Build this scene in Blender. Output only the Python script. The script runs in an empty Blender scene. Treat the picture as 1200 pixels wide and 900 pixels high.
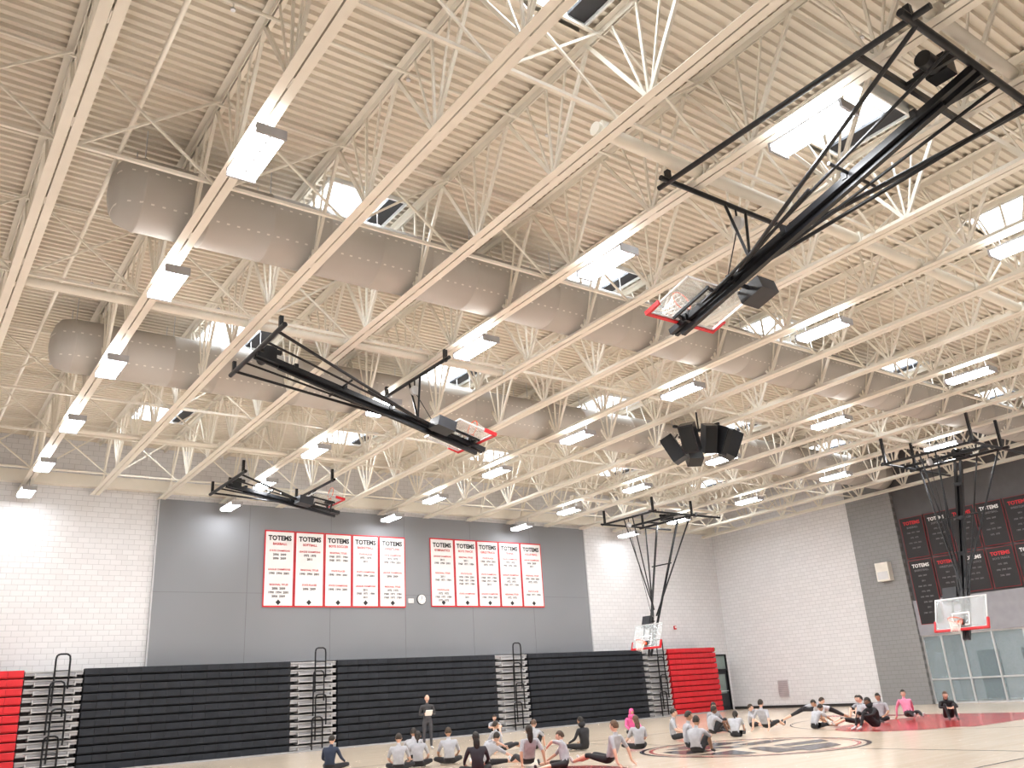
import bpy, math, random
from mathutils import Vector, Matrix, Quaternion
random.seed(7)
C=bpy.context.collection
V=Vector
# ------------------------------------------------------------------ materials
MATS={}
def mat(name,col,rough=0.6,metal=0.0,var=0.06,scale=3.0,bump=0.0,emit=0.0,coat=0.0,alpha=1.0,emcol=None,spec=0.5):
    if name in MATS: return MATS[name]
    m=bpy.data.materials.new(name);m.use_nodes=True
    nt=m.node_tree;b=nt.nodes['Principled BSDF']
    tc=nt.nodes.new('ShaderNodeTexCoord');nz=nt.nodes.new('ShaderNodeTexNoise');nz.inputs['Scale'].default_value=scale
    nz.inputs['Detail'].default_value=1
    nt.links.new(tc.outputs['Object'],nz.inputs['Vector'])
    cr=nt.nodes.new('ShaderNodeValToRGB')
    c=V(col)
    cr.color_ramp.elements[0].position=0.3;cr.color_ramp.elements[1].position=0.7
    cr.color_ramp.elements[0].color=(*(c*(1-var)),1);cr.color_ramp.elements[1].color=(*[min(1,x*(1+var)) for x in c],1)
    nt.links.new(nz.outputs['Fac'],cr.inputs['Fac']);nt.links.new(cr.outputs['Color'],b.inputs['Base Color'])
    b.inputs['Roughness'].default_value=rough;b.inputs['Metallic'].default_value=metal
    b.inputs['Coat Weight'].default_value=coat;b.inputs['Specular IOR Level'].default_value=spec
    if alpha<1: b.inputs['Alpha'].default_value=alpha
    if emit>0:
        b.inputs['Emission Color'].default_value=(*(emcol or col),1);b.inputs['Emission Strength'].default_value=emit
        m.cycles.emission_sampling='NONE'
    if bump>0:
        bp=nt.nodes.new('ShaderNodeBump');bp.inputs['Strength'].default_value=bump;bp.inputs['Distance'].default_value=0.02
        nt.links.new(nz.outputs['Fac'],bp.inputs['Height']);nt.links.new(bp.outputs['Normal'],b.inputs['Normal'])
    MATS[name]=m;return m
def block_mat(name,col,mort,axis,bw=0.4,bh=0.2,rough=0.55):
    m=bpy.data.materials.new(name);m.use_nodes=True;nt=m.node_tree;b=nt.nodes['Principled BSDF']
    tc=nt.nodes.new('ShaderNodeTexCoord');sp=nt.nodes.new('ShaderNodeSeparateXYZ');cb=nt.nodes.new('ShaderNodeCombineXYZ')
    nt.links.new(tc.outputs['Object'],sp.inputs[0]);nt.links.new(sp.outputs[axis],cb.inputs[0]);nt.links.new(sp.outputs[2],cb.inputs[1])
    br=nt.nodes.new('ShaderNodeTexBrick');br.inputs['Scale'].default_value=1
    br.inputs['Brick Width'].default_value=bw;br.inputs['Row Height'].default_value=bh;br.inputs['Mortar Size'].default_value=0.010
    br.inputs['Mortar Smooth'].default_value=0.3
    c=V(col)
    br.inputs['Color1'].default_value=(*c,1);br.inputs['Color2'].default_value=(*(c*0.94),1);br.inputs['Mortar'].default_value=(*mort,1)
    nt.links.new(cb.outputs[0],br.inputs['Vector']);nt.links.new(br.outputs['Color'],b.inputs['Base Color'])
    b.inputs['Roughness'].default_value=rough
    bp=nt.nodes.new('ShaderNodeBump');bp.invert=True;bp.inputs['Strength'].default_value=0.5;bp.inputs['Distance'].default_value=0.01
    nt.links.new(br.outputs['Fac'],bp.inputs['Height']);nt.links.new(bp.outputs['Normal'],b.inputs['Normal'])
    return m
M_cream=mat('cream_paint',(0.82,0.775,0.685),0.5,var=0.02)
M_deck=mat('deck_paint',(0.74,0.675,0.575),0.65,var=0.04,scale=0.6)
M_black=mat('black_steel',(0.012,0.013,0.016),0.35,0.3)
M_dark=mat('dark_plastic',(0.022,0.024,0.03),0.5,var=0.2)
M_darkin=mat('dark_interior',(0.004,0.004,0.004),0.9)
M_red=mat('red_plastic',(0.62,0.012,0.022),0.45)
M_grey=mat('grey_metal',(0.42,0.42,0.44),0.4,0.3)
M_lgrey=mat('light_metal',(0.62,0.62,0.63),0.4,0.4)
M_white=mat('white_vinyl',(0.80,0.79,0.79),0.6,var=0.01)
M_text=mat('dark_print',(0.02,0.02,0.025),0.6)
M_gtext=mat('grey_print',(0.16,0.15,0.16),0.6)
M_panel=mat('grey_wall_panel',(0.22,0.225,0.245),0.6,var=0.03,scale=0.4)
M_net=mat('net_cord',(0.85,0.83,0.78),0.8)
M_rim=mat('orange_rim',(0.85,0.12,0.03),0.4)
M_lamp=mat('led_lens',(0.95,0.97,1.0),0.4,emit=25,emcol=(0.93,0.97,1.0))
M_sky=mat('skylight_diffuser',(0.9,0.94,1.0),0.5,emit=2.6,emcol=(0.90,0.95,1.0))
M_glass=mat('board_acrylic',(0.75,0.82,0.85),0.08,alpha=0.28)
M_wglass=mat('window_glass',(0.35,0.45,0.5),0.04,alpha=0.35)
# ------------------------------------------------------------------ mesh builder
class MB:
    def __init__(s): s.v=[];s.f=[];s.m=[];s.sm=[];s.mats=[]
    def mi(s,m):
        if m not in s.mats: s.mats.append(m)
        return s.mats.index(m)
    def add(s,vs,fs,m,smooth=False):
        o=len(s.v);s.v+= [tuple(v) for v in vs];k=s.mi(m)
        for f in fs: s.f.append(tuple(i+o for i in f));s.m.append(k);s.sm.append(smooth)
    def box(s,c,d,m,R=None):
        c=V(c);hx,hy,hz=d[0]/2,d[1]/2,d[2]/2
        vs=[V((x,y,z)) for x in(-hx,hx) for y in(-hy,hy) for z in(-hz,hz)]
        if R: vs=[R@v for v in vs]
        s.add([c+v for v in vs],[(0,1,3,2),(4,6,7,5),(0,4,5,1),(2,3,7,6),(0,2,6,4),(1,5,7,3)],m)
    def bb(s,x0,x1,y0,y1,z0,z1,m): s.box(((x0+x1)/2,(y0+y1)/2,(z0+z1)/2),(x1-x0,y1-y0,z1-z0),m)
    def beam(s,a,b,w,h,m):
        a=V(a);b=V(b);d=b-a;L=d.length;d.normalize()
        up=V((0,0,1)) if abs(d.z)<0.99 else V((0,1,0))
        x=d.cross(up).normalized();z=x.cross(d)
        R=Matrix((x,d,z)).transposed()
        s.box((a+b)/2,(w,L,h),m,R)
    def cyl(s,a,b,r,m,n=10,r2=None,cap=True):
        a=V(a);b=V(b);d=(b-a).normalized();r2=r if r2 is None else r2
        up=V((0,0,1)) if abs(d.z)<0.99 else V((1,0,0))
        x=d.cross(up).normalized();y=x.cross(d)
        vs=[];
        for i in range(n):
            t=2*math.pi*i/n;q=x*math.cos(t)+y*math.sin(t);vs.append(a+q*r);vs.append(b+q*r2)
        s.add(vs,[(2*i,2*((i+1)%n),2*((i+1)%n)+1,2*i+1) for i in range(n)],m,True)
        if cap: s.add(vs,[tuple(2*i for i in range(n))[::-1],tuple(2*i+1 for i in range(n))],m)
    def tube(s,pts,r,m,n=8):
        for a,b in zip(pts[:-1],pts[1:]): s.cyl(a,b,r,m,n)
    def ring(s,c,ax,ay,R,r,m,N=24):
        c=V(c);pts=[c+V(ax)*R*math.cos(2*math.pi*i/N)+V(ay)*R*math.sin(2*math.pi*i/N) for i in range(N+1)]
        s.tube(pts,r,m,6)
    def obj(s,name,loc=(0,0,0),rotz=0,parent=None):
        me=bpy.data.meshes.new(name);me.from_pydata(s.v,[],s.f)
        for m in s.mats: me.materials.append(m)
        me.polygons.foreach_set('material_index',s.m);me.polygons.foreach_set('use_smooth',s.sm);me.update()
        o=bpy.data.objects.new(name,me);o.location=loc;o.rotation_euler=(0,0,rotz);C.objects.link(o)
        if parent: o.parent=parent
        return o
def text_mesh(body,size,bold=0.0):
    cu=bpy.data.curves.new('t','FONT');cu.body=body;cu.size=size;cu.align_x='CENTER';cu.offset=bold;cu.resolution_u=2
    o=bpy.data.objects.new('t',cu);C.objects.link(o)
    dg=bpy.context.evaluated_depsgraph_get();me=o.evaluated_get(dg).to_mesh()
    vs=[V(v.co) for v in me.vertices];fs=[tuple(p.vertices) for p in me.polygons]
    o.evaluated_get(dg).to_mesh_clear();bpy.data.objects.remove(o)
    return vs,fs
# ------------------------------------------------------------------ camera
r=math.radians(3.6);th=math.radians(19.7);ps=math.radians(36.87)
fwd=V((math.cos(th)*math.sin(ps),math.cos(th)*math.cos(ps),math.sin(th)))
r0=V((math.cos(ps),-math.sin(ps),0));u0=r0.cross(fwd)
Rr=r0*math.cos(r)-u0*math.sin(r);Uu=r0*math.sin(r)+u0*math.cos(r)
cam=bpy.data.cameras.new('camera');cam.sensor_width=36;cam.lens=30.0;cam.clip_end=200
co=bpy.data.objects.new('camera',cam);C.objects.link(co)
Mx=Matrix((Rr,Uu,-fwd)).transposed().to_4x4();Mx.translation=V((0,0,1.8));co.matrix_world=Mx
bpy.context.scene.camera=co
# ------------------------------------------------------------------ dims
YB=35.6;XR=41.4;XL=-2.5;YF=-5.0
zch=lambda y:9.85+0.0186*(YB-y)
zdk=lambda y:zch(y)+2.1
# ------------------------------------------------------------------ floor
def floor_mat():
    m=bpy.data.materials.new('maple_floor');m.use_nodes=True;nt=m.node_tree;b=nt.nodes['Principled BSDF']
    tc=nt.nodes.new('ShaderNodeTexCoord')
    br=nt.nodes.new('ShaderNodeTexBrick');br.inputs['Scale'].default_value=1;br.inputs['Brick Width'].default_value=1.6;br.inputs['Row Height'].default_value=0.09
    br.inputs['Mortar Size'].default_value=0.0015;br.inputs['Color1'].default_value=(0.78,0.67,0.54,1);br.inputs['Color2'].default_value=(0.71,0.59,0.46,1);br.inputs['Mortar'].default_value=(0.5,0.38,0.27,1)
    nt.links.new(tc.outputs['Object'],br.inputs['Vector']);nt.links.new(br.outputs['Color'],b.inputs['Base Color'])
    b.inputs['Roughness'].default_value=0.16;b.inputs['Specular IOR Level'].default_value=0.8
    return m
mb=MB();mb.bb(XL-.3,XR+6,YF-.3,YB+.3,-0.2,0,floor_mat());mb.obj('floor')
# markings
M_lred=mat('red_floor_paint',(0.50,0.06,0.06),0.18)
M_lblk=mat('black_floor_paint',(0.03,0.035,0.05),0.18)
mb=MB();Z=0.004
def flat(x0,x1,y0,y1,m,z=Z): mb.add([(x0,y0,z),(x1,y0,z),(x1,y1,z),(x0,y1,z)],[(0,1,2,3)],m)
def arc(cx,cy,R,a0,a1,w,m,N=48,z=Z):
    vs=[];
    for i in range(N+1):
        t=a0+(a1-a0)*i/N;vs+=[(cx+(R-w)*math.cos(t),cy+(R-w)*math.sin(t),z),(cx+R*math.cos(t),cy+R*math.sin(t),z)]
    mb.add(vs,[(2*i,2*i+1,2*i+3,2*i+2) for i in range(N)],m)
x0,x1,yc=6.7,32.4,16.4
for a in((x0-.05,x1+.05,yc-7.65,yc-7.6),(x0-.05,x1+.05,yc+7.6,yc+7.65),(x0-.05,x0,yc-7.6,yc+7.6),(x1,x1+.05,yc-7.6,yc+7.6),(19.52,19.58,yc-7.6,yc+7.6)): flat(*a,M_lblk)
for a in((x1+.05,x1+.9,yc-7.6,yc+7.65),): flat(*a,M_lred,0.003)
flat(26.5,x1,yc-2.44,yc+2.44,M_lred);flat(x0,12.6,yc-2.44,yc+2.44,M_lred)
arc(26.5,yc,1.85,math.pi/2,1.5*math.pi,1.80,M_lred);arc(12.6,yc,1.85,-math.pi/2,math.pi/2,1.80,M_lred)
arc(31.1,yc,6.02,math.pi/2,1.5*math.pi,.05,M_lblk,z=.005);arc(8,yc,6.02,-math.pi/2,math.pi/2,.05,M_lblk,z=.005)
arc(19.55,yc,3.0,0,2*math.pi,.12,M_lblk,z=.006);arc(19.55,yc,2.75,0,2*math.pi,.1,M_lred,z=.006)
def poly(pts,m,z): mb.add([(19.55+x*1.25,yc+y*1.25,z) for x,y in pts],[tuple(range(len(pts)))],m)
for sg in(-1,1):
    poly([(0.3,sg*.25),(1.9,sg*.35),(1.5,sg*.85),(0.2,sg*.75)][::sg],M_lblk,.007)
    poly([(-.1,sg*.95),(1.2,sg*1.1),(.7,sg*1.7),(-.6,sg*1.9)][::sg],M_lblk,.007)
    poly([(-.4,sg*.2),(0,sg*.2),(-.4,sg*1.6),(-1.1,sg*1.5)][::sg],M_lblk,.007)
    poly([(-1.9,sg*.2),(-.8,sg*.15),(-1.2,sg*1.1),(-1.6,sg*1.1)][::sg],M_lblk,.007)
mb.obj('court_markings')
# ------------------------------------------------------------------ walls
Mw_x=block_mat('white_block_back',(0.74,0.735,0.75),(0.54,0.535,0.55),0)
Mw_y=block_mat('white_block_side',(0.74,0.735,0.75),(0.54,0.535,0.55),1)
Mg_y=block_mat('grey_block',(0.26,0.26,0.265),(0.18,0.18,0.18),1)
M_dkw=mat('charcoal_wall',(0.10,0.10,0.105),0.7)
mb=MB();mb.bb(XL-.3,40.05,YB,YB+.3,0,12.1,Mw_x);mb.bb(41.2,XR+.3,YB,YB+.3,0,12.1,Mw_x);mb.bb(40.05,41.2,YB,YB+.3,3.05,12.1,Mw_x);mb.obj('wall_back')
def sidewall(name,x,segs):
    mb=MB()
    for y0,y1,z0,z1,m in segs:
        t0=zdk(y0)+.1 if z1 is None else z1;t1=zdk(y1)+.1 if z1 is None else z1
        vs=[(x,y0,z0),(x,y1,z0),(x,y1,t1),(x,y0,t0),(x+.3,y0,z0),(x+.3,y1,z0),(x+.3,y1,t1),(x+.3,y0,t0)]
        mb.add(vs,[(0,1,2,3),(5,4,7,6),(1,5,6,2),(4,0,3,7),(3,2,6,7),(0,4,5,1)],m)
    mb.obj(name)
sidewall('wall_left',XL-.3,[(YF,YB,0,None,Mw_y)])
sidewall('wall_right',XR,[(23.4,YB,0,None,Mw_y),(13.0,23.4,3.1,None,M_dkw),(YF,13.0,0,None,Mw_y)])
mb=MB();mb.bb(XL-.3,XR+.3,YF-.3,YF,0,13,Mw_x);mb.obj('wall_front')
mb=MB();mb.bb(XR-.25,XR,23.4,25.95,0,12.2,Mg_y);mb.obj('trim_pilaster')
mb=MB();mb.bb(XR-.12,XR,13.0,23.4,3.1,4.75,mat('grey_fascia',(0.3,0.3,0.33),.6));mb.obj('trim_fascia')
mb=MB();mb.bb(8.6,30.8,YB-.12,YB,3.45,9.87,M_panel)
mb.bb(8.6,30.8,YB-.125,YB-.12,6.2,6.215,mat('panel_seam',(0.15,.15,.165),.7))
for x in(12.3,16,19.7,23.4,27.1,): mb.bb(x-.008,x+.008,YB-.125,YB-.12,3.45,9.87,MATS['panel_seam'])
mb.bb(8.55,8.6,YB-.15,YB,3.45,9.9,mat('panel_edge',(0.5,.5,.52),.6));mb.bb(30.8,30.85,YB-.15,YB,3.45,9.9,MATS['panel_edge']);mb.obj('trim_wall_panel')
mb=MB();mb.bb(XL,XR,YB-.3,YB,10.1,10.55,M_cream);mb.obj('trim_bearing_beam')
Mbs=mat('black_baseboard',(0.02,.02,.02),.6)
mb=MB();mb.bb(XR-.02,XR,25.95,YB,0,.14,Mbs);mb.obj('baseboard_right')
mb=MB();mb.bb(39.2,40.0,YB-.02,YB,0,.14,Mbs);mb.obj('baseboard_back')
# door
mb=MB()
for a in((40.05,40.12,0,3.05),(41.13,41.2,0,3.05),(40.12,41.13,2.98,3.05),(40.12,41.13,2.15,2.24)): mb.bb(a[0],a[1],YB-.03,YB+.12,a[2],a[3],M_black)
mb.bb(40.12,41.13,YB+.05,YB+.1,0,2.15,M_dark);mb.bb(40.12,41.13,YB+.06,YB+.08,2.24,2.98,mat('transom_glass',(0.25,.32,.3),.1))
mb.bb(40.3,40.95,YB+.03,YB+.05,.9,1.95,MATS['transom_glass']);mb.bb(40.2,41.05,YB-.02,YB+.03,1.0,1.05,M_lgrey);mb.obj('door_1')
# storefront window + lobby
mb=MB()
for y in(13.0,14.4,15.8,17.2,18.6,20.0,21.4,22.4,23.33): mb.bb(XR-.03,XR+.1,y,y+.07,0,3.1,M_lgrey)
for z in(0,1.05,3.03): mb.bb(XR-.02,XR+.09,13,23.4,z,z+.07,M_lgrey)
mb.bb(XR+.03,XR+.05,13,23.4,0.05,3.08,M_wglass);mb.obj('window_1')
mb=MB();Ml=mat('lobby_paint',(0.6,.62,.64),.7)
mb.bb(XR+4.5,XR+4.7,12,24.6,0,3.4,Ml);mb.bb(XR+.3,XR+4.7,24.4,24.6,0,3.4,Ml);mb.bb(XR+.3,XR+4.7,12,12.2,0,3.4,Ml);mb.bb(XR+.3,XR+4.7,12,24.6,3.3,3.4,Ml)
for y,w_ in((22.6,1.1),(20.3,1.3),(17.5,2.2),(14.8,1.2)): mb.bb(XR+4.42,XR+4.5,y-w_/2,y+w_/2,0,2.3,M_dark)
mb.obj('wall_lobby')
l=bpy.data.lights.new('lobby_lamp','AREA');l.energy=110;l.size=2;l.shape='RECTANGLE';l.size_y=8
o=bpy.data.objects.new('lobby_lamp',l);o.location=(XR+2.3,18.5,3.25);C.objects.link(o)
# ------------------------------------------------------------------ skylights + deck
SKX=[7.43+7.35*i for i in range(5)];SKY=[7.6,15.5,23.3,31.2];sw,sl=1.9,1.7
mb=MB();pitch=0.2;y=YF
n=int((YB-YF)/pitch)
for i in range(n+1):
    ya=YF+i*pitch;yb=ya+pitch
    xs=[(XL,XR+.1)]
    for sy in SKY:
        if ya<sy+sl/2 and yb>sy-sl/2:
            xs=[];p=XL
            for sx in SKX: xs.append((p,sx-sw/2));p=sx+sw/2
            xs.append((p,XR+.1));break
    for a,b in xs:
        z=zdk(ya);zz=zdk(yb)
        prof=[(ya,z),(ya+.075,z),(ya+.095,z+.07),(ya+.18,z+.07),(yb,zz)]
        vs=[];
        for yy,z1 in prof: vs+=[(a,yy,z1),(b,yy,z1)]
        mb.add(vs,[(2*k,2*k+2,2*k+3,2*k+1) for k in range(4)],M_deck)
mb.obj('ceiling')
mb=MB();vs=[(XL-.3,YF-.3,zdk(YF)+.6),(XR+.3,YF-.3,zdk(YF)+.6),(XR+.3,YB+.3,zdk(YB)+.6),(XL-.3,YB+.3,zdk(YB)+.6)];mb.add(vs,[(0,1,2,3)],M_deck);mb.obj('roof')
Mc=mat('skylight_curb',(0.85,.86,.85),.5)
mb=MB();hx,hy=sw/2,sl/2
for a in((-hx,-hx+.04,-hy,hy),(hx-.04,hx,-hy,hy),(-hx,hx,-hy,-hy+.04),(-hx,hx,hy-.04,hy)): mb.bb(*a,-.06,.5,Mc)
mb.bb(-hx,hx,-hy,hy,.42,.46,M_sky)
mb.bb(hx-.42,hx-.05,-hy+.05,hy-.05,.0,.06,M_dark)
for k in range(3): mb.bb(-hx,hx,-.5+k*.5-.015,-.5+k*.5+.015,.1,.14,Mc)
t=mb.obj('t');skm=t.data;bpy.data.objects.remove(t)
dl=bpy.data.lights.new('daylight','AREA');dl.energy=90;dl.size=1.3;dl.color=(.9,.95,1)
for sy in SKY:
    for sx in SKX:
        e=bpy.data.objects.new('skylight',skm);e.location=(sx,sy,zdk(sy));C.objects.link(e)
        o=bpy.data.objects.new('daylight',dl);o.location=(-.2,0,.38);o.parent=e;C.objects.link(o)
# ------------------------------------------------------------------ trusses
TX=[3.75+2.45*i for i in range(-2,16)]
mb=MB()
def ly(y): return zch(y)
a0,a1=YF+.02,YB-.02
for sx in(-1,1):
    for zo in(0,2.02):
        lw=.15 if zo==0 else .12
        A=V((sx*(lw/2+.015),a0,ly(a0)+zo));B=V((sx*(lw/2+.015),a1,ly(a1)+zo))
        zz=.0 if zo==0 else .055
        mb.beam(A+V((0,0,zz)),B+V((0,0,zz)),lw,.014,M_cream)
        q=.07 if zo==0 else 0
        mb.beam(A+V((-sx*(lw/2-.007),0,q)),B+V((-sx*(lw/2-.007),0,q)),.014,.14,M_cream)
P=2.45;yy=a0+.2;k=0
while yy+P<a1+.1:
    b0=V((0,yy,ly(yy)+.05));b1=V((0,yy+P,ly(yy+P)+.05));t=V((0,yy+P/2,ly(yy+P/2)+2.0))
    mb.beam(b0,t,.06,.07,M_cream);mb.beam(t,b1,.06,.07,M_cream)
    mb.beam(b0,V((0,yy,ly(yy)+2.0)),.045,.045,M_cream)
    mb.beam(b0+V((0,.04,0)),V((0,yy+P*.25,ly(yy)+2.0)),.035,.035,M_cream)
    mb.beam(b1-V((0,.04,0)),V((0,yy+P*.75,ly(yy)+2.0)),.035,.035,M_cream)
    mb.box(b0+V((0,0,.02)),(.02,.26,.16),M_cream)
    yy+=P
tr=mb.obj('roof_truss',(TX[0],0,0))
for x in TX[1:]:
    o=bpy.data.objects.new('roof_truss',tr.data);o.location=(x,0,0);C.objects.link(o)
# bridging
mb=MB()
for yb in(-2,3.2,8.2,13.2,18.1,25.0,28.6,33.0):
    z=zch(yb)
    mb.beam((TX[0],yb,z+.17),(TX[-1],yb,z+.17),.06,.06,M_cream)
    mb.beam((TX[0],yb+.15,z+1.95),(TX[-1],yb+.15,z+1.95),.05,.05,M_cream)
    for x in TX[:-1]:
        mb.beam((x+.05,yb+.05,z+.1),(x+2.4,yb+.05,z+1.95),.04,.04,M_cream)
        mb.beam((x+2.4,yb-.05,z+.1),(x+.05,yb-.05,z+1.95),.04,.04,M_cream)
mb.obj('truss_cross_bracing')
def pipe(x0,x1,y,rr=.095):
    mb=MB();z=zch(y)+.16
    mb.cyl((x0,0,0),(x1,0,0),rr,M_cream,14)
    for x in TX:
        if x0<x<x1: mb.box((x,0,-.0),(.16,.26,.24),M_cream)
    mb.obj('steel_support_pipe',(0,y,z))
pipe(8.5,23.5,8.6,.12);pipe(8.5,16.2,4.1);pipe(1.2,14,18.45,.1);pipe(3.7,14,28.2,.07);pipe(25.7,36,30.2,.08);pipe(28,38,17.5,.08)
# sprinkler lines
mb=MB()
for yb in(5.6,10.4,20.4,26.0):
    z=zch(yb)+1.5;mb.cyl((XL+.2,yb,z),(XR-.2,yb,z),.03,M_cream,8)
    for x in range(0,40,3): mb.cyl((x,yb,z),(x,yb,z-.12),.012,M_cream,6);mb.cyl((x,yb,z-.12),(x,yb,z-.15),.04,M_lgrey,8)
mb.cyl((2.4,YF+.2,zch(0)+1.55),(2.4,YB-.2,zch(YB)+1.4),.045,M_cream,8)
mb.obj('sprinkler_pipes')
# ------------------------------------------------------------------ ducts
def duct_mat():
    m=bpy.data.materials.new('duct_fabric');m.use_nodes=True;nt=m.node_tree;b=nt.nodes['Principled BSDF'];L=nt.links.new
    tc=nt.nodes.new('ShaderNodeTexCoord');sp=nt.nodes.new('ShaderNodeSeparateXYZ');L(tc.outputs['Object'],sp.inputs[0])
    def mth(op,a,b_=None):
        n=nt.nodes.new('ShaderNodeMath');n.operation=op
        for i,v in enumerate((a,b_)):
            if v is None: continue
            if isinstance(v,(int,float)): n.inputs[i].default_value=v
            else: L(v,n.inputs[i])
        return n.outputs[0]
    dots=mth('LESS_THAN',mth('FRACT',mth('MULTIPLY',sp.outputs[0],5.0)),0.3)
    r1=mth('LESS_THAN',mth('ABSOLUTE',mth('SUBTRACT',sp.outputs[2],0.12)),0.018)
    r2=mth('LESS_THAN',mth('ABSOLUTE',mth('ADD',sp.outputs[2],0.45)),0.012)
    mk=mth('MULTIPLY',dots,mth('MAXIMUM',r1,r2))
    nz=nt.nodes.new('ShaderNodeTexNoise');nz.inputs['Scale'].default_value=1.2;L(tc.outputs['Object'],nz.inputs['Vector'])
    cr=nt.nodes.new('ShaderNodeValToRGB');cr.color_ramp.elements[0].color=(.44,.415,.385,1);cr.color_ramp.elements[1].color=(.51,.485,.455,1);L(nz.outputs['Fac'],cr.inputs['Fac'])
    mx=nt.nodes.new('ShaderNodeMix');mx.data_type='RGBA';L(mk,mx.inputs['Factor']);L(cr.outputs['Color'],mx.inputs['A']);mx.inputs['B'].default_value=(.75,.72,.67,1)
    L(mx.outputs['Result'],b.inputs['Base Color']);b.inputs['Roughness'].default_value=.75
    return m
Mdu=duct_mat()
for (xs,y) in((2.5,15.3),(2.75,23.2)):
    mb=MB();R=.71;N=40;xe=XR-1.0
    xx=[xs+.35];
    while xx[-1]<xe-1.2: xx.append(xx[-1]+1.22)
    prof=[(xs-.16,.0),(xs-.14,.25),(xs-.07,.48),(xs+.05,.64)]
    for x in xx: prof+= [(x-.015,R),(x,R+.012),(x+.03,R+.012),(x+.045,R)]
    prof+=[(xe,R),(xe+.02,0.0)]
    vs=[];
    for x,q in prof:
        for i in range(N):
            t=2*math.pi*i/N;vs.append((x,q*math.cos(t),q*math.sin(t)))
    fs=[(a*N+i,a*N+(i+1)%N,(a+1)*N+(i+1)%N,(a+1)*N+i) for a in range(len(prof)-1) for i in range(N)]
    mb.add(vs,fs,Mdu,True)
    for x in xx[::2]:
        for s in(-1,1): mb.cyl((x,s*.4,.57),(x,s*.4,1.2),.012,M_lgrey,6)
    mb.obj('air_duct',(0,y,zch(y)+.86))
# ------------------------------------------------------------------ light fixtures
LX=[3.75+7.35*i for i in range(6)];LY=[6.3,11.3,16.2,21.1,25.9,30.5,34.3]
LX=[x for x in LX if x<40.5]
lamp_d=bpy.data.lights.new('led_lamp','AREA');lamp_d.shape='RECTANGLE';lamp_d.size=.40;lamp_d.size_y=1.25;lamp_d.energy=192;lamp_d.color=(1,.99,.98)
lamp_w=lamp_d.copy();lamp_w.energy=22
up_d=bpy.data.lights.new('ceiling_fill_light','AREA');up_d.shape='RECTANGLE';up_d.size=.5;up_d.size_y=1.2;up_d.energy=24;up_d.color=(1,.985,.965)  # added upward fill light, brightens the deck and trusses
mb=MB()
mb.bb(-.23,.23,-.67,.67,.0,.04,M_lgrey);mb.bb(-.12,.12,-.5,.5,.04,.10,M_lgrey)
for s in(-1,1):
    mb.bb(-.235,.235,s*.67-.025,s*.67+.025,-.11,.05,M_grey)
    mb.cyl((0,s*.5,.1),(0,s*.5,.33),.012,M_grey,6)
mb.bb(-.012,.012,-.65,.65,-.09,0,M_grey)
for s in(-1,1):
    a,b=.02*s,.23*s
    prof=[(a,-.002),(a,-.07),(s*.06,-.10),(s*.17,-.10),(b,-.06),(b,-.002)]
    vs=[(p,-.64,q) for p,q in prof]+[(p,.64,q) for p,q in prof]
    mb.add(vs,[(0,1,2,3,4,5),(11,10,9,8,7,6)]+[(j,j+6,(j+1)%6+6,(j+1)%6) for j in range(6)],M_lamp)
fx=mb.obj('fixture');fxm=fx.data;bpy.data.objects.remove(fx)
for x in LX:
    for y in LY:
        e=bpy.data.objects.new('high_bay_light',None);e.location=(x,y,zch(y)-.35);C.objects.link(e)
        b=bpy.data.objects.new('housing',fxm);b.parent=e;C.objects.link(b)
        q=bpy.data.objects.new('lamp',lamp_w if y>34 else lamp_d);q.parent=e;q.location=(0,0,-.115);C.objects.link(q)
        if y<34:
            q=bpy.data.objects.new('ceiling_fill',up_d);q.parent=e;q.location=(0,0,.12);q.rotation_euler=(math.pi,0,0);C.objects.link(q)  # added fill above the housing, aimed up at the ceiling
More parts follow.
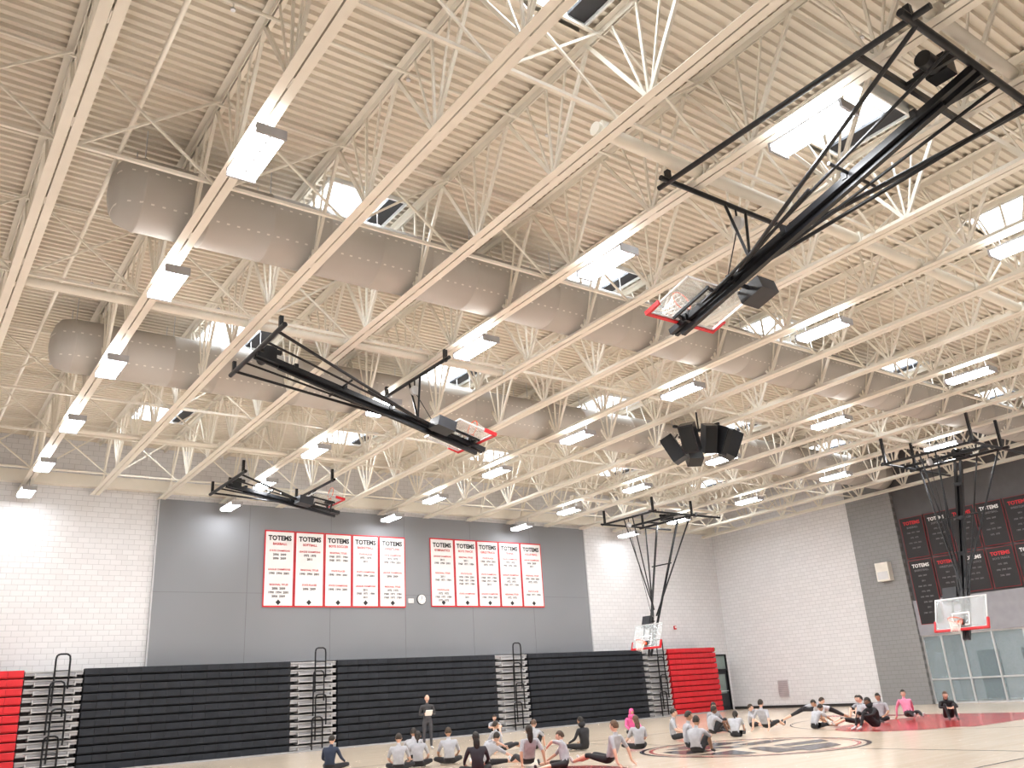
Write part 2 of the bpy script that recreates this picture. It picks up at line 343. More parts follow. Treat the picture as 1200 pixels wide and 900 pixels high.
# ------------------------------------------------------------------ basketball backstops
def backstop(loc,rotz,M,railx=(-.3,4.9),side=1.8,brace=True,boxy=-.5,off=.30,rails=True,mw=1.0,hang=.23):
    mb=MB();M=V(M);L=M.length;u=M.normalized();yv=V((0,1,0));n=u.cross(yv);  # n = face direction
    if n.dot(V((1,0,.6)))<0: n=-n
    K=M_black
    for s in(-1,1):
        if rails: mb.cyl((railx[0],s*side,0),(railx[1],s*side,0),.05,K,10)
        for x in(0,railx[1]-.25): mb.box((x,s*side,(hang-.03)/2),(.09,.09,hang+.03),K)
    mb.cyl((0,-side-.25,0),(0,side+.25,0),.06,K,12)
    mb.cyl((railx[1]-.25,-side-.2,.02),(railx[1]-.25,side+.2,.02),.05,K,12)
    if rails:
        mb.beam((.85,-side,.02),(.85,side,.02),.07,.1,K)
        mb.beam((.0,-.5,.0),(.85,-.5,.0),.07,.07,K);mb.beam((.0,.5,.0),(.85,.5,.0),.07,.07,K)
    sp=1 if mw>=1 else 6.5
    for s in(-1,1): mb.beam(V((0,s*.11*sp,-.08)),M+yv*s*.07,.09*mw,.12*mw,K)
    if mw>=1:
        mb.beam(u*.6-n*.05+V((0,0,-.1)),M*.97-n*.16,.10,.10,K)
        for t in(.15,.35,.55,.75,.93): mb.beam(M*t-yv*.16,M*t+yv*.16,.1,.14,K)
    for s in(-1,1):
        mb.cyl((0,s*(side-.15),-.03),M*.72+yv*s*.1,.038,K,8)
        if mw>=1: mb.cyl((0,s*.75,-.03),M*.86+yv*s*.1,.03,K,8)
        if mw>=1: mb.cyl(M*.42+yv*s*.50,M*.72+yv*s*.1,.03,K,8)
    mb.cyl(M*.34-yv*.66,M*.34+yv*.66,.03,K,8)
    if brace:
        hx=railx[1]-.25
        mb.cyl((hx,-.3,0),M*.68+n*.1,.03,K,8);mb.cyl((hx,.3,0),M*.68+n*.1,.03,K,8)
        mb.cyl((hx,0,0),(hx,0,-.22),.02,K,6)
        mb.cyl((hx,-.05,-.32),(hx,.05,-.32),.13,M_lgrey,16)
        mb.cyl((hx,0,-.35),M*.78,.012,K,6)
    mb.box((.4,.25,.12),(.34,.3,.3),K);mb.cyl((.4,.4,.1),(.4,.75,.1),.13,K,14);mb.cyl((.15,.3,.25),(.75,.3,.2),.07,K,10)
    bu1=L-.30;bu0=bu1-1.10;Bc=u*((bu0+bu1)/2)+n*off
    R=Matrix((u,yv,n)).transposed()
    mb.box(Bc,(1.06,1.79,.015),M_glass,R)
    for s in(-1,1):
        mb.box(Bc+yv*s*.905,(1.12,.035,.04),M_lgrey,R);mb.box(Bc+u*s*.545,(.035,1.84,.04),M_lgrey,R)
    for s in(-1,1): mb.box(Bc+yv*s*.29+u*.22+n*.012,(.46,.05,.006),M_white,R);mb.box(Bc+u*(.22+s*.21)+n*.012,(.05,.58,.006),M_white,R)
    mb.box(Bc+u*.585,(.07,1.93,.09),M_red,R)
    for s in(-1,1): mb.box(Bc+u*.42+yv*s*.93,(.36,.06,.09),M_red,R)
    for s in(-1,1):
        mb.beam(u*(bu0+.1)+yv*s*.07,Bc-u*.45+yv*s*.3,.05,.05,K);mb.beam(u*(bu1-.1)+yv*s*.07,Bc+u*.4+yv*s*.3,.05,.05,K)
        mb.box(Bc-n*.04+yv*s*.3,(1.0,.05,.05),K,R)
    mb.box(Bc+u*.35+n*.0,(.2,.25,.1),K,R)
    rc=Bc+u*.38+n*.38
    mb.ring(rc,n,yv,.228,.013,M_rim,24);mb.box(rc-n*.28,(.10,.16,.14),M_rim,R)
    for s in(-1,1): mb.cyl(rc-n*.25+yv*s*.06,rc-n*.12+yv*s*.19,.01,M_rim,6)
    N=12;rows=[(0,.225),(.12,.185),(.24,.155),(.36,.14),(.43,.15)]
    for a in range(len(rows)-1):
        for i in range(N):
            for dlt in(-.5,.5):
                t0=2*math.pi*(i+.5*(a%2))/N;t1=t0+2*math.pi*dlt/N
                p0=rc+u*rows[a][0]+(n*math.cos(t0)+yv*math.sin(t0))*rows[a][1]
                p1=rc+u*rows[a+1][0]+(n*math.cos(t1)+yv*math.sin(t1))*rows[a+1][1]
                mb.cyl(p0,p1,.007,M_net,4,cap=False)
    mb.box(u*(bu0-.25)+yv*boxy-n*.05,(.55,.5,.28),M_dark,R);mb.beam(u*(bu0-.25),u*(bu0-.25)+yv*boxy,.06,.06,K)
    return mb.obj('basketball_hoop',loc,rotz)
backstop((12.2,4.15,10.22),math.pi/2,(6.6,0,-1.85),boxy=-.75,off=.08)
backstop((6.55,19.0,9.9),0,(6.55,0,-1.76),railx=(-.3,4.65),side=1.6,boxy=-.5,rails=False,off=.12,hang=.3)
backstop((9.7,30.6,9.5),0,(4.4,0,-.8),railx=(-.3,3.6),side=1.7,rails=False,hang=.45)
backstop((31.6,29.9,9.3),math.pi,(2.2,0,-6.4),railx=(-2.0,2.9),side=1.7,mw=.75,hang=.7)
backstop((33.0,15.7,9.15),math.pi,(2.4,0,-6.65),railx=(-2.6,2.4),side=1.7,hang=1.1)
# ------------------------------------------------------------------ speakers
mb=MB();mb.cyl((0,0,.1),(0,0,.8),.03,M_black,8);mb.beam((-1.2,0,.15),(1.2,0,.15),.08,.08,M_black);mb.beam((0,-.9,.15),(0,.9,.15),.08,.08,M_black)
for a,rr,sx in((205,1.15,1),(242,.8,.8),(285,.75,.8),(335,1.1,1),(60,.9,1),(120,.9,1)):
    t=math.radians(a);R=Matrix.Rotation(t,3,'Z')@Matrix.Rotation(math.radians(26),3,'Y')
    c=V((rr*math.cos(t),rr*math.sin(t),-.35))
    mb.box(c,(.45,.50*sx,.92),M_black,R);mb.box(c+R@V((.235,0,0)),(.02,.42*sx,.82),M_darkin,R)
    mb.cyl(c+V((0,0,.3)),(c.x*.8,c.y*.8,.15),.02,M_black,6)
mb.obj('speaker_cluster',(21.6,18.5,9.5))
# ------------------------------------------------------------------ bleachers
YFr=34.4;NR=12;RH=3.42/NR
def seats(name,x0,x1,m):
    mb=MB();n=max(1,round((x1-x0)/.46));w=(x1-x0)/n
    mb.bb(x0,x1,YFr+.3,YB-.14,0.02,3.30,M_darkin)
    for i in range(NR):
        yf=YFr+.010*i;z=i*RH
        mb.bb(x0+.01,x1-.01,yf+.09,yf+.5,z+.02,z+.05,m)
        for k in range(n):
            a=x0+k*w+.004;b=x0+(k+1)*w-.004
            zt=z+RH-.01;zb=z+.045
            prof=[(yf+.02,zb),(yf,zb+.03),(yf,zt-.015),(yf+.012,zt),(yf+.30,zt),(yf+.30,zb)]
            vs=[(a,p,q) for p,q in prof]+[(b,p,q) for p,q in prof];c=len(prof)
            mb.add(vs,[tuple(range(c)),tuple(range(2*c-1,c-1,-1))]+[(j,(j+c),(j+1)%c+c,(j+1)%c) for j in range(c)],m)
    return mb.obj(name)
M_blk_s=mat('black_seat',(0.020,0.023,0.030),0.6,var=.15,spec=.25)
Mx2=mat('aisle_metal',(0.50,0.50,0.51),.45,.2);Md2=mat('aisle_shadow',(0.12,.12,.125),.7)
def aisle(name,x0,x1):
    mb=MB();cx=(x0+x1)/2
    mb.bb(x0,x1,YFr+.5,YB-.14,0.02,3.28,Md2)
    for i in range(NR):
        yf=YFr+.010*i;z=i*RH
        mb.bb(x0+.02,x1-.02,yf+.06,yf+.7,z+RH-.10,z+RH-.05,Mx2)
        mb.bb(x0+.02,x1-.02,yf+.09,yf+.7,z+RH-.2,z+RH-.11,M_grey)
        mb.bb(x0+.3,x1-.25,yf-.08,yf+.4,z+.03,z+.075,Mx2);
        mb.bb(x0+.3,x0+.34,yf-.05,yf+.4,z,z+.16,Mx2);mb.bb(x1-.29,x1-.25,yf-.05,yf+.4,z,z+.16,Mx2)
    for dy,zt,xo in((-.10,1.25,0),(-.14,2.1,.12),(-.18,3.0,0),(-.1,3.9,.1)):
        xx=cx-.15+xo;y=YFr+dy
        pts=[(xx,y,.05 if zt<2 else zt-1.7),(xx,y,zt-.15),(xx+.03,y,zt-.04),(xx+.12,y,zt),(xx+.34,y+.0,zt),(xx+.43,y,zt-.06),(xx+.45,y,zt-.2),(xx+.45,y,zt-1.15)]
        mb.tube(pts,.032,M_black,8);mb.cyl((xx,y,zt-.55),(xx+.45,y,zt-.55),.02,M_black,6)
        mb.cyl((xx,y,zt-1.05),(xx,y+.3,zt-1.05),.02,M_black,6)
    return mb.obj(name)
XS=[(1.0,4.45,'r'),(4.45,6.3,'a'),(6.3,13.9,'b'),(13.9,15.9,'a'),(15.9,23.9,'b'),(23.9,25.8,'a'),(25.8,33.4,'b'),(33.4,35.3,'a'),(35.3,39.1,'r')]
for a,b,k in XS:
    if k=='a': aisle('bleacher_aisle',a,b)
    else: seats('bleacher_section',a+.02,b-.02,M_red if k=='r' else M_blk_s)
mb=MB();mb.bb(1.0,39.1,YFr-.12,YFr-.02,0.005,.06,M_grey);mb.obj('bleacher_skirt')
# ------------------------------------------------------------------ banners
TV,TF=text_mesh('TOTEMS',.30,.012)
def addtext(mb,V3F,org,ax,ay,m,sc=1,sx=1):
    vs,fs=V3F;mb.add([V(org)+V(ax)*v.x*sc*sx+V(ay)*v.y*sc for v in vs],fs,m)
HV=[text_mesh(t,.13,.003) for t in('BASEBALL','SOFTBALL','BOYS SOCCER','BASKETBALL','WRESTLING','GYMNASTICS','BOYS TRACK','GIRLS TRACK','TENNIS','VOLLEYBALL')]
SV=[text_mesh(t,.12,.003) for t in('STATE CHAMPIONS','LEAGUE CHAMPIONS','REGIONAL TITLES','STATE PLACES')]
YVt=[text_mesh(t,.16,.007) for t in('1968  1971  1984','1972  1975','1990  1994  2001','2006  2009','2011')]
def white_banner(x0,x1,z0,z1,k):
    mb=MB();y=YB-.16;w=x1-x0;cx=(x0+x1)/2
    mb.bb(x0,x1,y,y+.015,z0,z1,M_red)
    mb.bb(x0+.05,x1-.05,y-.004,y,z0+.06,z1-.06,M_white)
    ax=(1,0,0);az=(0,0,1)
    addtext(mb,(TV,TF),(cx,y-.014,z1-.42),ax,az,M_text,.95,.95)
    addtext(mb,HV[k%10],(cx,y-.014,z1-.62),ax,az,M_red,1.1)
    zz=z1-.9;rnd=random.Random(k);j=0
    while zz>z0+.55:
        addtext(mb,SV[(j+k)%4],(cx,y-.014,zz),ax,az,M_red,.85);zz-=.17
        for _ in range(rnd.choice([1,1,2,3]) if j else 2): addtext(mb,YVt[rnd.randrange(5)],(cx,y-.014,zz),ax,az,M_gtext,.8);zz-=.16
        zz-=.30;j+=1
    mb.box((cx,y-.008,z0+.2),(.16,.008,.16),M_text,Matrix.Rotation(math.pi/4,3,'Y'))
    mb.obj('championship_banner')
b1=[12.95,14.31,15.68,17.0,18.34,19.72]
for i in range(5): white_banner(b1[i]+.01,b1[i+1]-.01,5.64,8.85,i)
b2=[21.05,22.42,23.74,25.06,26.42,27.78]
for i in range(5): white_banner(b2[i]+.01,b2[i+1]-.01,5.68,8.91,i+5)
M_bban=mat('black_vinyl',(0.012,.011,.013),.6)
M_dred=mat('dark_red_vinyl',(0.30,.01,.015),.6)
TB=text_mesh('TOTEMS',.27,.01)
def black_banner(yl,yr,z0,z1,k,red):
    mb=MB();x=XR-.14;w=yl-yr;cy=(yl+yr)/2
    mb.bb(x,x+.012,yr,yl,z0,z1,M_dred);mb.bb(x-.004,x,yr+.02,yl-.02,z0+.02,z1-.02,M_bban)
    ax=(0,-1,0);az=(0,0,1)
    addtext(mb,TB,(x-.014,cy,z1-.36),ax,az,M_red if red else M_white,w/1.4)
    addtext(mb,HV[k%10],(x-.014,cy,z1-.55),ax,az,M_gtext)
    zz=z1-.8
    while zz>z0+.3:
        addtext(mb,YVt[k%5],(x-.014,cy,zz),ax,az,M_gtext,.6);zz-=.25;k+=1
    mb.obj('sports_banner')
cols=[(23.2,22.0),(21.9,20.75),(20.65,19.45),(19.35,18.15),(18.05,16.85),(16.75,15.5)]
for k,(a,b) in enumerate(cols):
    black_banner(a,b,6.75,8.75,k,k%2==0);black_banner(a,b,4.85 if k else 3.6,6.65,k+3,k%2==1)
# ------------------------------------------------------------------ wall details
mb=MB();mb.cyl((0,0,0),(0,-.05,0),.24,M_black,28);mb.cyl((0,-.05,0),(0,-.056,0),.215,M_white,28)
mb.beam((0,-.06,0),(.0,-.06,.15),.015,.01,M_text);mb.beam((0,-.06,0),(-.09,-.06,-.05),.015,.01,M_text)
for k in range(12):
    t=k*math.pi/6;mb.box((.18*math.sin(t),-.058,.18*math.cos(t)),(.02,.004,.02),M_text)
mb.obj('clock',(20.55,YB-.12,6.02))
mb=MB();mb.bb(-.14,.14,-.05,0,-.1,.1,M_white);mb.bb(-.1,.1,-.06,-.05,-.06,.06,M_lgrey);mb.obj('intercom_speaker',(19.98,YB-.12,5.95))
mb=MB();mb.bb(-.05,0,-.35,.35,-.45,.45,M_lgrey)
for k in range(11): mb.bb(-.07,-.05,-.31,.31,-.4+k*.075,-.37+k*.075,M_grey)
mb.obj('air_vent',(XR,31.95,1.0))
mb=MB();mb.bb(-.18,.18,-.18,0,-.15,.15,M_white);mb.bb(-.15,.15,-.19,-.18,-.08,.08,mat('exit_green',(.02,.4,.1),.5));mb.obj('exit_sign',(40.0,YB,3.35))
mb=MB();mb.bb(-.08,.08,-.07,0,-.1,.1,M_red);mb.bb(-.05,.05,-.09,-.07,-.02,.07,M_white);mb.obj('fire_alarm',(37.2,YB,4.6))
mb=MB();mb.bb(-.35,0,-.35,.35,-.45,.45,mat('beige_box',(0.75,.72,.66),.6));mb.bb(-.37,-.35,-.28,.28,-.38,.0,M_lgrey);mb.obj('control_box',(XR-.25,24.4,6.3))
# ------------------------------------------------------------------ people
def skin(h): return mat('skin_'+h,{'light':(.72,.45,.34),'tan':(.5,.29,.19),'dark':(.2,.1,.065)}[h],.55)
POSE={}
def sym(d):
    out={}
    for k,v in d.items():
        out[k+'L']=V((-v[0],v[1],v[2]));out[k+'R']=V(v)
    return out
POSE['cross']=dict(pelvis=V((0,0,.13)),spine=V((0,-.03,.33)),chest=V((0,.01,.5)),neck=V((0,.05,.64)),head=V((0,.09,.80)),tilt=-10,
  **sym(dict(sh=(.18,.02,.57),el=(.27,.10,.34),wr=(.25,.34,.25),ha=(.22,.42,.22),hip=(.10,.03,.13),kn=(.36,.38,.17))),
  anR=V((-.06,.44,.08)),toR=V((-.22,.42,.05)),anL=V((.06,.34,.06)),toL=V((.2,.31,.05)))
POSE['knees']=dict(pelvis=V((0,0,.12)),spine=V((0,-.02,.32)),chest=V((0,.06,.48)),neck=V((0,.12,.61)),head=V((0,.18,.76)),tilt=-8,
  **sym(dict(sh=(.18,.09,.55),el=(.27,.28,.40),wr=(.14,.50,.40),ha=(.06,.55,.38),hip=(.1,.04,.13),kn=(.13,.46,.50),an=(.12,.64,.09),to=(.13,.80,.045))))
POSE['back']=dict(pelvis=V((0,0,.12)),spine=V((0,-.1,.31)),chest=V((0,-.17,.48)),neck=V((0,-.2,.62)),head=V((0,-.17,.78)),tilt=0,
  **sym(dict(sh=(.18,-.19,.55),el=(.27,-.31,.31),wr=(.28,-.36,.08),ha=(.29,-.42,.035),hip=(.1,.04,.12),kn=(.15,.48,.22),an=(.13,.9,.08),to=(.15,.97,.2))))
POSE['reach']=dict(pelvis=V((0,0,.12)),spine=V((0,.08,.31)),chest=V((0,.2,.43)),neck=V((0,.32,.53)),head=V((0,.43,.64)),tilt=-25,
  **sym(dict(sh=(.17,.25,.5),el=(.2,.46,.36),wr=(.16,.68,.25),ha=(.15,.76,.2),hip=(.1,.04,.12),kn=(.13,.5,.15),an=(.12,.93,.08),to=(.14,.98,.22))))
POSE['straddle']=dict(pelvis=V((0,0,.12)),spine=V((.05,.03,.32)),chest=V((.14,.06,.46)),neck=V((.23,.09,.58)),head=V((.31,.12,.71)),tilt=-10,
  **sym(dict(hip=(.1,.03,.12),kn=(.42,.34,.13),an=(.74,.66,.08),to=(.8,.7,.2))))
POSE['straddle'].update(shR=V((.32,.1,.45)),elR=V((.5,.25,.3)),wrR=V((.62,.42,.2)),haR=V((.66,.49,.16)),shL=V((.0,.08,.57)),elL=V((.1,.3,.62)),wrL=V((.32,.42,.5)),haL=V((.4,.46,.44)))
POSE['lunge']=dict(pelvis=V((0,0,.50)),spine=V((0,.2,.54)),chest=V((0,.38,.58)),neck=V((0,.53,.63)),head=V((0,.66,.72)),tilt=-20,
  **sym(dict(sh=(.18,.44,.57),el=(.21,.48,.31),wr=(.21,.52,.08),ha=(.21,.59,.035),hip=(.1,-.02,.48))),
  knR=V((.13,.36,.44)),anR=V((.13,.22,.09)),toR=V((.13,.38,.045)),knL=V((-.12,-.45,.30)),anL=V((-.12,-.83,.15)),toL=V((-.12,-.86,.04)))
POSE['stand']=dict(pelvis=V((0,0,.96)),spine=V((0,-.01,1.15)),chest=V((0,0,1.34)),neck=V((0,.01,1.49)),head=V((0,.04,1.665)),tilt=-8,
  **sym(dict(sh=(.19,0,1.42),el=(.27,-.02,1.13),wr=(.13,.22,1.16),ha=(.09,.28,1.18),hip=(.10,0,.93),kn=(.12,.02,.50),an=(.13,-.03,.09),to=(.16,.13,.045))))
BASE={}
def body_mesh(pose):
    if pose in BASE: return BASE[pose]
    J=POSE[pose]
    vs=[];ed=[];rad=[];roots=[]
    def add(p,rr): vs.append(V(p));rad.append(rr);return len(vs)-1
    pe=add(J['pelvis'],(.135,.11));sp=add(J['spine'],(.125,.10));ch=add(J['chest'],(.15,.11));nb=add(J['chest'].lerp(J['neck'],.75),(.075,.07));ne=add(J['neck'],(.052,.055));hd=add(J['neck'].lerp(J['head'],.55),(.05,.055))
    ed+=[(pe,sp),(sp,ch),(ch,nb),(nb,ne),(ne,hd)];roots.append(pe)
    segs=[('shirt',J['pelvis'].lerp(J['spine'],.5),J['spine'],.12),('shirt',J['spine'],J['chest'],.13),('shirt',J['chest'],J['chest'].lerp(J['neck'],.7),.1),('skin',J['neck'],J['head'],.05),('pants',J['pelvis'],J['pelvis'],.14)]
    for s in'LR':
        g=lambda k:J[k+s]
        a=add(g('sh'),(.068,.065));b=add(g('sh').lerp(g('el'),.5),(.052,.052));c=add(g('el'),(.042,.042));d=add(g('wr'),(.028,.03));e=add(g('ha'),(.034,.022))
        ed+=[(ch,a),(a,b),(b,c),(c,d),(d,e)]
        h=add(g('hip'),(.088,.088));k0=add(g('hip').lerp(g('kn'),.5),(.078,.078));k=add(g('kn'),(.056,.056));m=add(g('kn').lerp(g('an'),.4),(.052,.052));n=add(g('an'),(.036,.038));t=add(g('to'),(.036,.03))
        ed+=[(pe,h),(h,k0),(k0,k),(k,m),(m,n),(n,t)]
        dr=(g('ha')-g('wr')).normalized();sd=V((1 if s=='R' else -1,0,0));sd=(sd-dr*sd.dot(dr)).normalized();dn=V((0,0,-1))
        for i,(of,ln) in enumerate(((-.024,.07),(-.008,.08),(.008,.075),(.024,.06))):
            p=g('ha')+sd*of;f0=add(p,(.009,.009));f1=add(p+dr*ln*.55,(.009,.009));f2=add(p+dr*ln*.9+dn*.012,(.007,.007));ed+=[(f0,f1),(f1,f2)];roots.append(f0)
            segs.append(('skin',p,p+dr*ln,.009))
        p=g('ha')-sd*.028-dr*.03;f0=add(p,(.011,.011));f1=add(p-sd*.028+dr*.03,(.009,.009));f2=add(p-sd*.034+dr*.055,(.008,.008));ed+=[(f0,f1),(f1,f2)];roots.append(f0);segs.append(('skin',p,p-sd*.03+dr*.05,.01))
        segs+=[('shirt',g('sh'),g('sh').lerp(g('el'),.72),.06),('fore',g('sh').lerp(g('el'),.75),g('el'),.04),('fore',g('el'),g('wr'),.035),('skin',g('wr'),g('ha'),.03),
               ('pants',g('hip'),g('kn'),.07),('shin',g('kn').lerp(g('an'),.08),g('kn').lerp(g('an'),.85),.045),('shoe',g('an'),g('to'),.036)]
    me=bpy.data.meshes.new('b');me.from_pydata(vs,ed,[]);o=bpy.data.objects.new('b',me);C.objects.link(o)
    md=o.modifiers.new('s','SKIN');md.use_smooth_shade=True
    for i,sv in enumerate(me.skin_vertices[0].data): sv.radius=rad[i];sv.use_root=(i in roots)
    o.modifiers.new('d','SUBSURF').levels=1
    dg=bpy.context.evaluated_depsgraph_get();ev=o.evaluated_get(dg);m2=ev.to_mesh()
    V_=[V(v.co) for v in m2.vertices];F_=[tuple(p.vertices) for p in m2.polygons]
    tags=[]
    for f in F_:
        c=sum((V_[i] for i in f),V())/len(f);best=None
        for tg,a,b,w in segs:
            d=b-a;t=0 if d.length<1e-6 else max(0,min(1,(c-a).dot(d)/d.length_squared));q=(c-(a+d*t)).length-w
            if best is None or q<best[0]: best=(q,tg)
        tags.append(best[1])
    ev.to_mesh_clear();bpy.data.objects.remove(o)
    lo=min(v.z for v in V_);V_=[v-V((0,0,lo-.002)) for v in V_]
    BASE[pose]=(V_,F_,tags,lo-.002);return BASE[pose]
def ell(mb,c,rr,m,R,o,nu=14,nv=10,fn=None,cut=None):
    vs=[];
    for j in range(nv+1):
        ph=math.pi*j/nv
        for i in range(nu):
            t=2*math.pi*i/nu;p=V((rr[0]*math.sin(ph)*math.cos(t),rr[1]*math.sin(ph)*math.sin(t),rr[2]*math.cos(ph)))
            if fn: p=fn(p)
            vs.append(p)
    fs=[]
    for j in range(nv):
        for i in range(nu):
            f=(j*nu+i,(j+1)*nu+i,(j+1)*nu+(i+1)%nu,j*nu+(i+1)%nu)
            if cut and cut(sum((vs[k] for k in f),V())/4): continue
            fs.append(f)
    mb.add([o+R@(V(c)+p) for p in vs],fs,m,True)
def person(name,x,y,face,pose,shirt=(.42,.43,.46),pants=(.02,.02,.025),hair='short',hc=(.02,.014,.01),sk='light',long_sleeve=False,long_pants=False,scale=1.0):
    Vb,Fb,tg,lo=body_mesh(pose);J=POSE[pose]
    key='%.2f_%.2f_%.2f'%tuple(shirt)
    ms=mat('shirt_'+key,shirt,.85,var=.12,scale=9,bump=.3);mp=mat('pants_%.2f_%.2f_%.2f'%tuple(pants),pants,.85,var=.15,scale=9);mk=skin(sk)
    mh=mat('hair_%.2f'%hc[0],hc,.6,var=.4,scale=30,bump=.4);msh=mat('shoe_white',(.55,.55,.57),.6) if int(x*10)%2 else mat('shoe_dark',(.05,.05,.06),.6)
    mm={'shirt':ms,'skin':mk,'pants':mp,'shoe':msh,'fore':ms if long_sleeve else mk,'shin':mp if long_pants else mk}
    mb=MB()
    for t in sorted(set(tg)): 
        mb.mi(mm[t])
    mb.v=[tuple(v) for v in Vb];mb.f=list(Fb);mb.m=[mb.mi(mm[t]) for t in tg];mb.sm=[True]*len(Fb)
    R=Matrix.Rotation(math.radians(J['tilt']),3,'X');o=J['head']-V((0,0,lo))
    def hf(p):
        k=max(0,-p.z/.115);p=V((p.x*(1-.28*k*k),p.y*(1-.15*k),p.z))
        if p.y>0: p.y+= .022*math.exp(-(p.x/.016)**2-((p.z+.012)/.024)**2)-.006*math.exp(-((abs(p.x)-.03)/.014)**2-((p.z-.012)/.012)**2)+.006*math.exp(-(p.x/.03)**2-((p.z+.085)/.02)**2)
        return p
    ell(mb,(0,0,0),(.076,.095,.115),mk,R,o,24,18,hf)
    me_=mat('eye_dark',(.02,.015,.01),.3);mw=mat('eye_white',(.8,.8,.78),.4);ml=mat('lips',(.45,.16,.14),.5)
    for s in(-1,1):
        ell(mb,(s*.030,.079,.010),(.012,.009,.007),mw,R,o,8,6);ell(mb,(s*.030,.086,.010),(.005,.004,.006),me_,R,o,8,6)
        ell(mb,(s*.030,.086,.030),(.016,.006,.004),mh,R,o,8,5);ell(mb,(s*.078,-.005,-.005),(.011,.02,.03),mk,R,o,8,6)
    ell(mb,(0,.083,-.052),(.024,.008,.007),ml,R,o,10,6)
    if hair=='hijab':
        ell(mb,(0,-.008,-.002),(.092,.112,.132),mh,R,o,20,16,None,lambda c:c.y>.055 and -.085<c.z<.055 and abs(c.x)<.062)
        ell(mb,(0,-.01,-.14),(.12,.12,.11),mh,R,o,16,10)
    elif hair!='bald':
        ell(mb,(0,-.010,.010),(.086,.106,.122),mh,R,o,20,16,None,lambda c:(c.y>.02 and c.z<.055) or (c.z<-.055 and hair=='short') or (c.z<-.03 and c.y>-.02))
        if hair=='long':
            ell(mb,(0,-.075,-.12),(.075,.045,.16),mh,R,o,14,10)
        if hair=='tail':
            ell(mb,(0,-.125,.02),(.03,.03,.04),mh,R,o,10,8);ell(mb,(0,-.14,-.09),(.028,.025,.11),mh,R,o,10,8)
        if hair=='hood': ell(mb,(0,-.03,-.09),(.10,.11,.09),ms,R,o,16,10)
    else:
        ell(mb,(0,-.012,.004),(.083,.102,.112),mh,R,o,20,16,None,lambda c:c.z>.03 or c.y>.0 or c.z<-.05)
    if pose=='stand':
        mb.box((.0,.33,1.19-lo),(.24,.02,.30),M_white,Matrix.Rotation(math.radians(-55),3,'X'))
    ob=mb.obj(name,(x,y,.008),math.radians(-face));ob.scale=(scale,)*3;return ob
def fc(x,y,tx=16.7,ty=28.6): return math.degrees(math.atan2(tx-x,ty-y))
GR=(.40,.41,.45);BK=(.02,.02,.024)
person('standing_coach',16.7,28.6,200,'stand',shirt=(.05,.05,.055),pants=(.06,.06,.07),hair='bald',hc=(.3,.27,.24),long_sleeve=True,long_pants=True,scale=1.03)
S='seated_student'
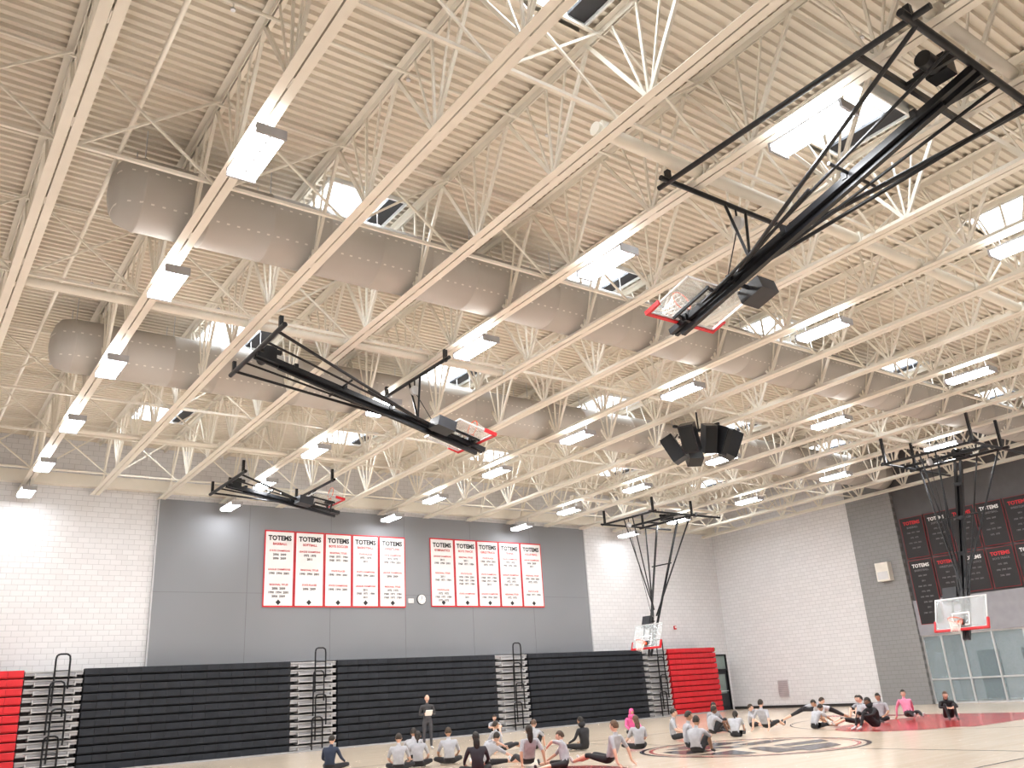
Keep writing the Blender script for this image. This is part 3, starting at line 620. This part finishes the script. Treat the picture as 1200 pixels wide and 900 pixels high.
L_=[(10.7,23.6,None,'cross',(.02,.03,.06),'short',(.02,.014,.01),'light',1,1),
(11.5,21.2,None,'cross',GR,'short',(.03,.018,.01),'light',0,0),
(13.4,23.8,None,'knees',GR,'short',(.02,.014,.01),'tan',0,0),
(12.3,21.6,None,'cross',GR,'tail',(.02,.014,.01),'light',0,1),
(13.15,21.4,None,'cross',GR,'short',(.05,.03,.015),'tan',0,0),
(11.75,17.9,None,'cross',(.03,.03,.04),'long',(.01,.008,.006),'light',1,1),
(13.3,19.9,60,'straddle',GR,'short',(.02,.014,.01),'light',0,0),
(13.5,18.3,None,'back',GR,'long',(.02,.014,.01),'tan',0,1),
(21.9,32.0,200,'knees',GR,'short',(.03,.02,.012),'light',0,0),
(17.1,22.9,60,'knees',GR,'short',(.09,.05,.03),'light',0,0),
(16.2,23.3,90,'back',GR,'short',(.02,.014,.01),'tan',0,0),
(13.8,17.2,-50,'straddle',GR,'short',(.06,.035,.02),'light',0,0),
(17.5,20.9,None,'cross',BK,'hood',(.015,.01,.008),'tan',1,1),
(14.3,16.2,-15,'back',GR,'short',(.12,.07,.04),'light',0,0),
(22.9,24.6,200,'cross',(.75,.12,.32),'hijab',(.75,.10,.3),'tan',1,1),
(17.9,19.0,20,'cross',GR,'long',(.11,.06,.035),'light',0,1),
(17.2,16.2,70,'knees',GR,'short',(.02,.014,.01),'tan',0,0),
(18.4,17.6,120,'cross',GR,'short',(.02,.014,.01),'tan',0,0),
(23.0,20.9,110,'knees',GR,'short',(.02,.014,.01),'dark',0,0),
(22.4,19.4,60,'reach',GR,'tail',(.02,.014,.01),'light',0,1),
(24.4,22.0,200,'cross',(.3,.31,.34),'long',(.01,.008,.006),'tan',1,1),
(26.8,22.4,150,'straddle',GR,'short',(.03,.02,.012),'light',0,0),
(25.2,20.4,80,'back',GR,'short',(.02,.014,.01),'light',0,0),
(25.7,18.9,100,'reach',GR,'short',(.02,.014,.01),'tan',0,0),
(28.2,21.0,130,'lunge',GR,'short',(.03,.02,.012),'light',0,0),
(27.4,19.4,-80,'lunge',(.55,.56,.6),'short',(.02,.014,.01),'tan',0,0),
(26.9,18.0,-60,'back',GR,'short',(.02,.014,.01),'light',0,0),
(25.9,16.7,-70,'knees',BK,'hood',(.01,.008,.006),'dark',1,1),
(29.8,19.7,-90,'knees',GR,'short',(.03,.02,.012),'light',0,0),
(28.8,18.3,-100,'cross',GR,'tail',(.02,.014,.01),'tan',0,1),
(30.3,18.2,-140,'back',(.75,.25,.4),'short',(.02,.014,.01),'light',1,1),
(30.0,16.6,-130,'knees',BK,'long',(.10,.05,.03),'light',1,1),
(20.9,20.6,140,'cross',GR,'short',(.02,.014,.01),'light',0,0)]
for x,y,f,p,sh,hr,hc,sk,ls,lp in L_:
    if f is None: f=fc(x,y)
    person('stretching_student' if p in('lunge','straddle','reach') else S,x,y,f,p,sh,BK,hr,hc,sk,bool(ls),bool(lp),random.uniform(1.0,1.09))
# ------------------------------------------------------------------ world / view
w=bpy.data.worlds.new('world');bpy.context.scene.world=w;w.use_nodes=True
w.node_tree.nodes['Background'].inputs[0].default_value=(.7,.8,1,1);w.node_tree.nodes['Background'].inputs[1].default_value=.5
sc=bpy.context.scene;sc.view_settings.view_transform='Standard';sc.view_settings.exposure=0.0
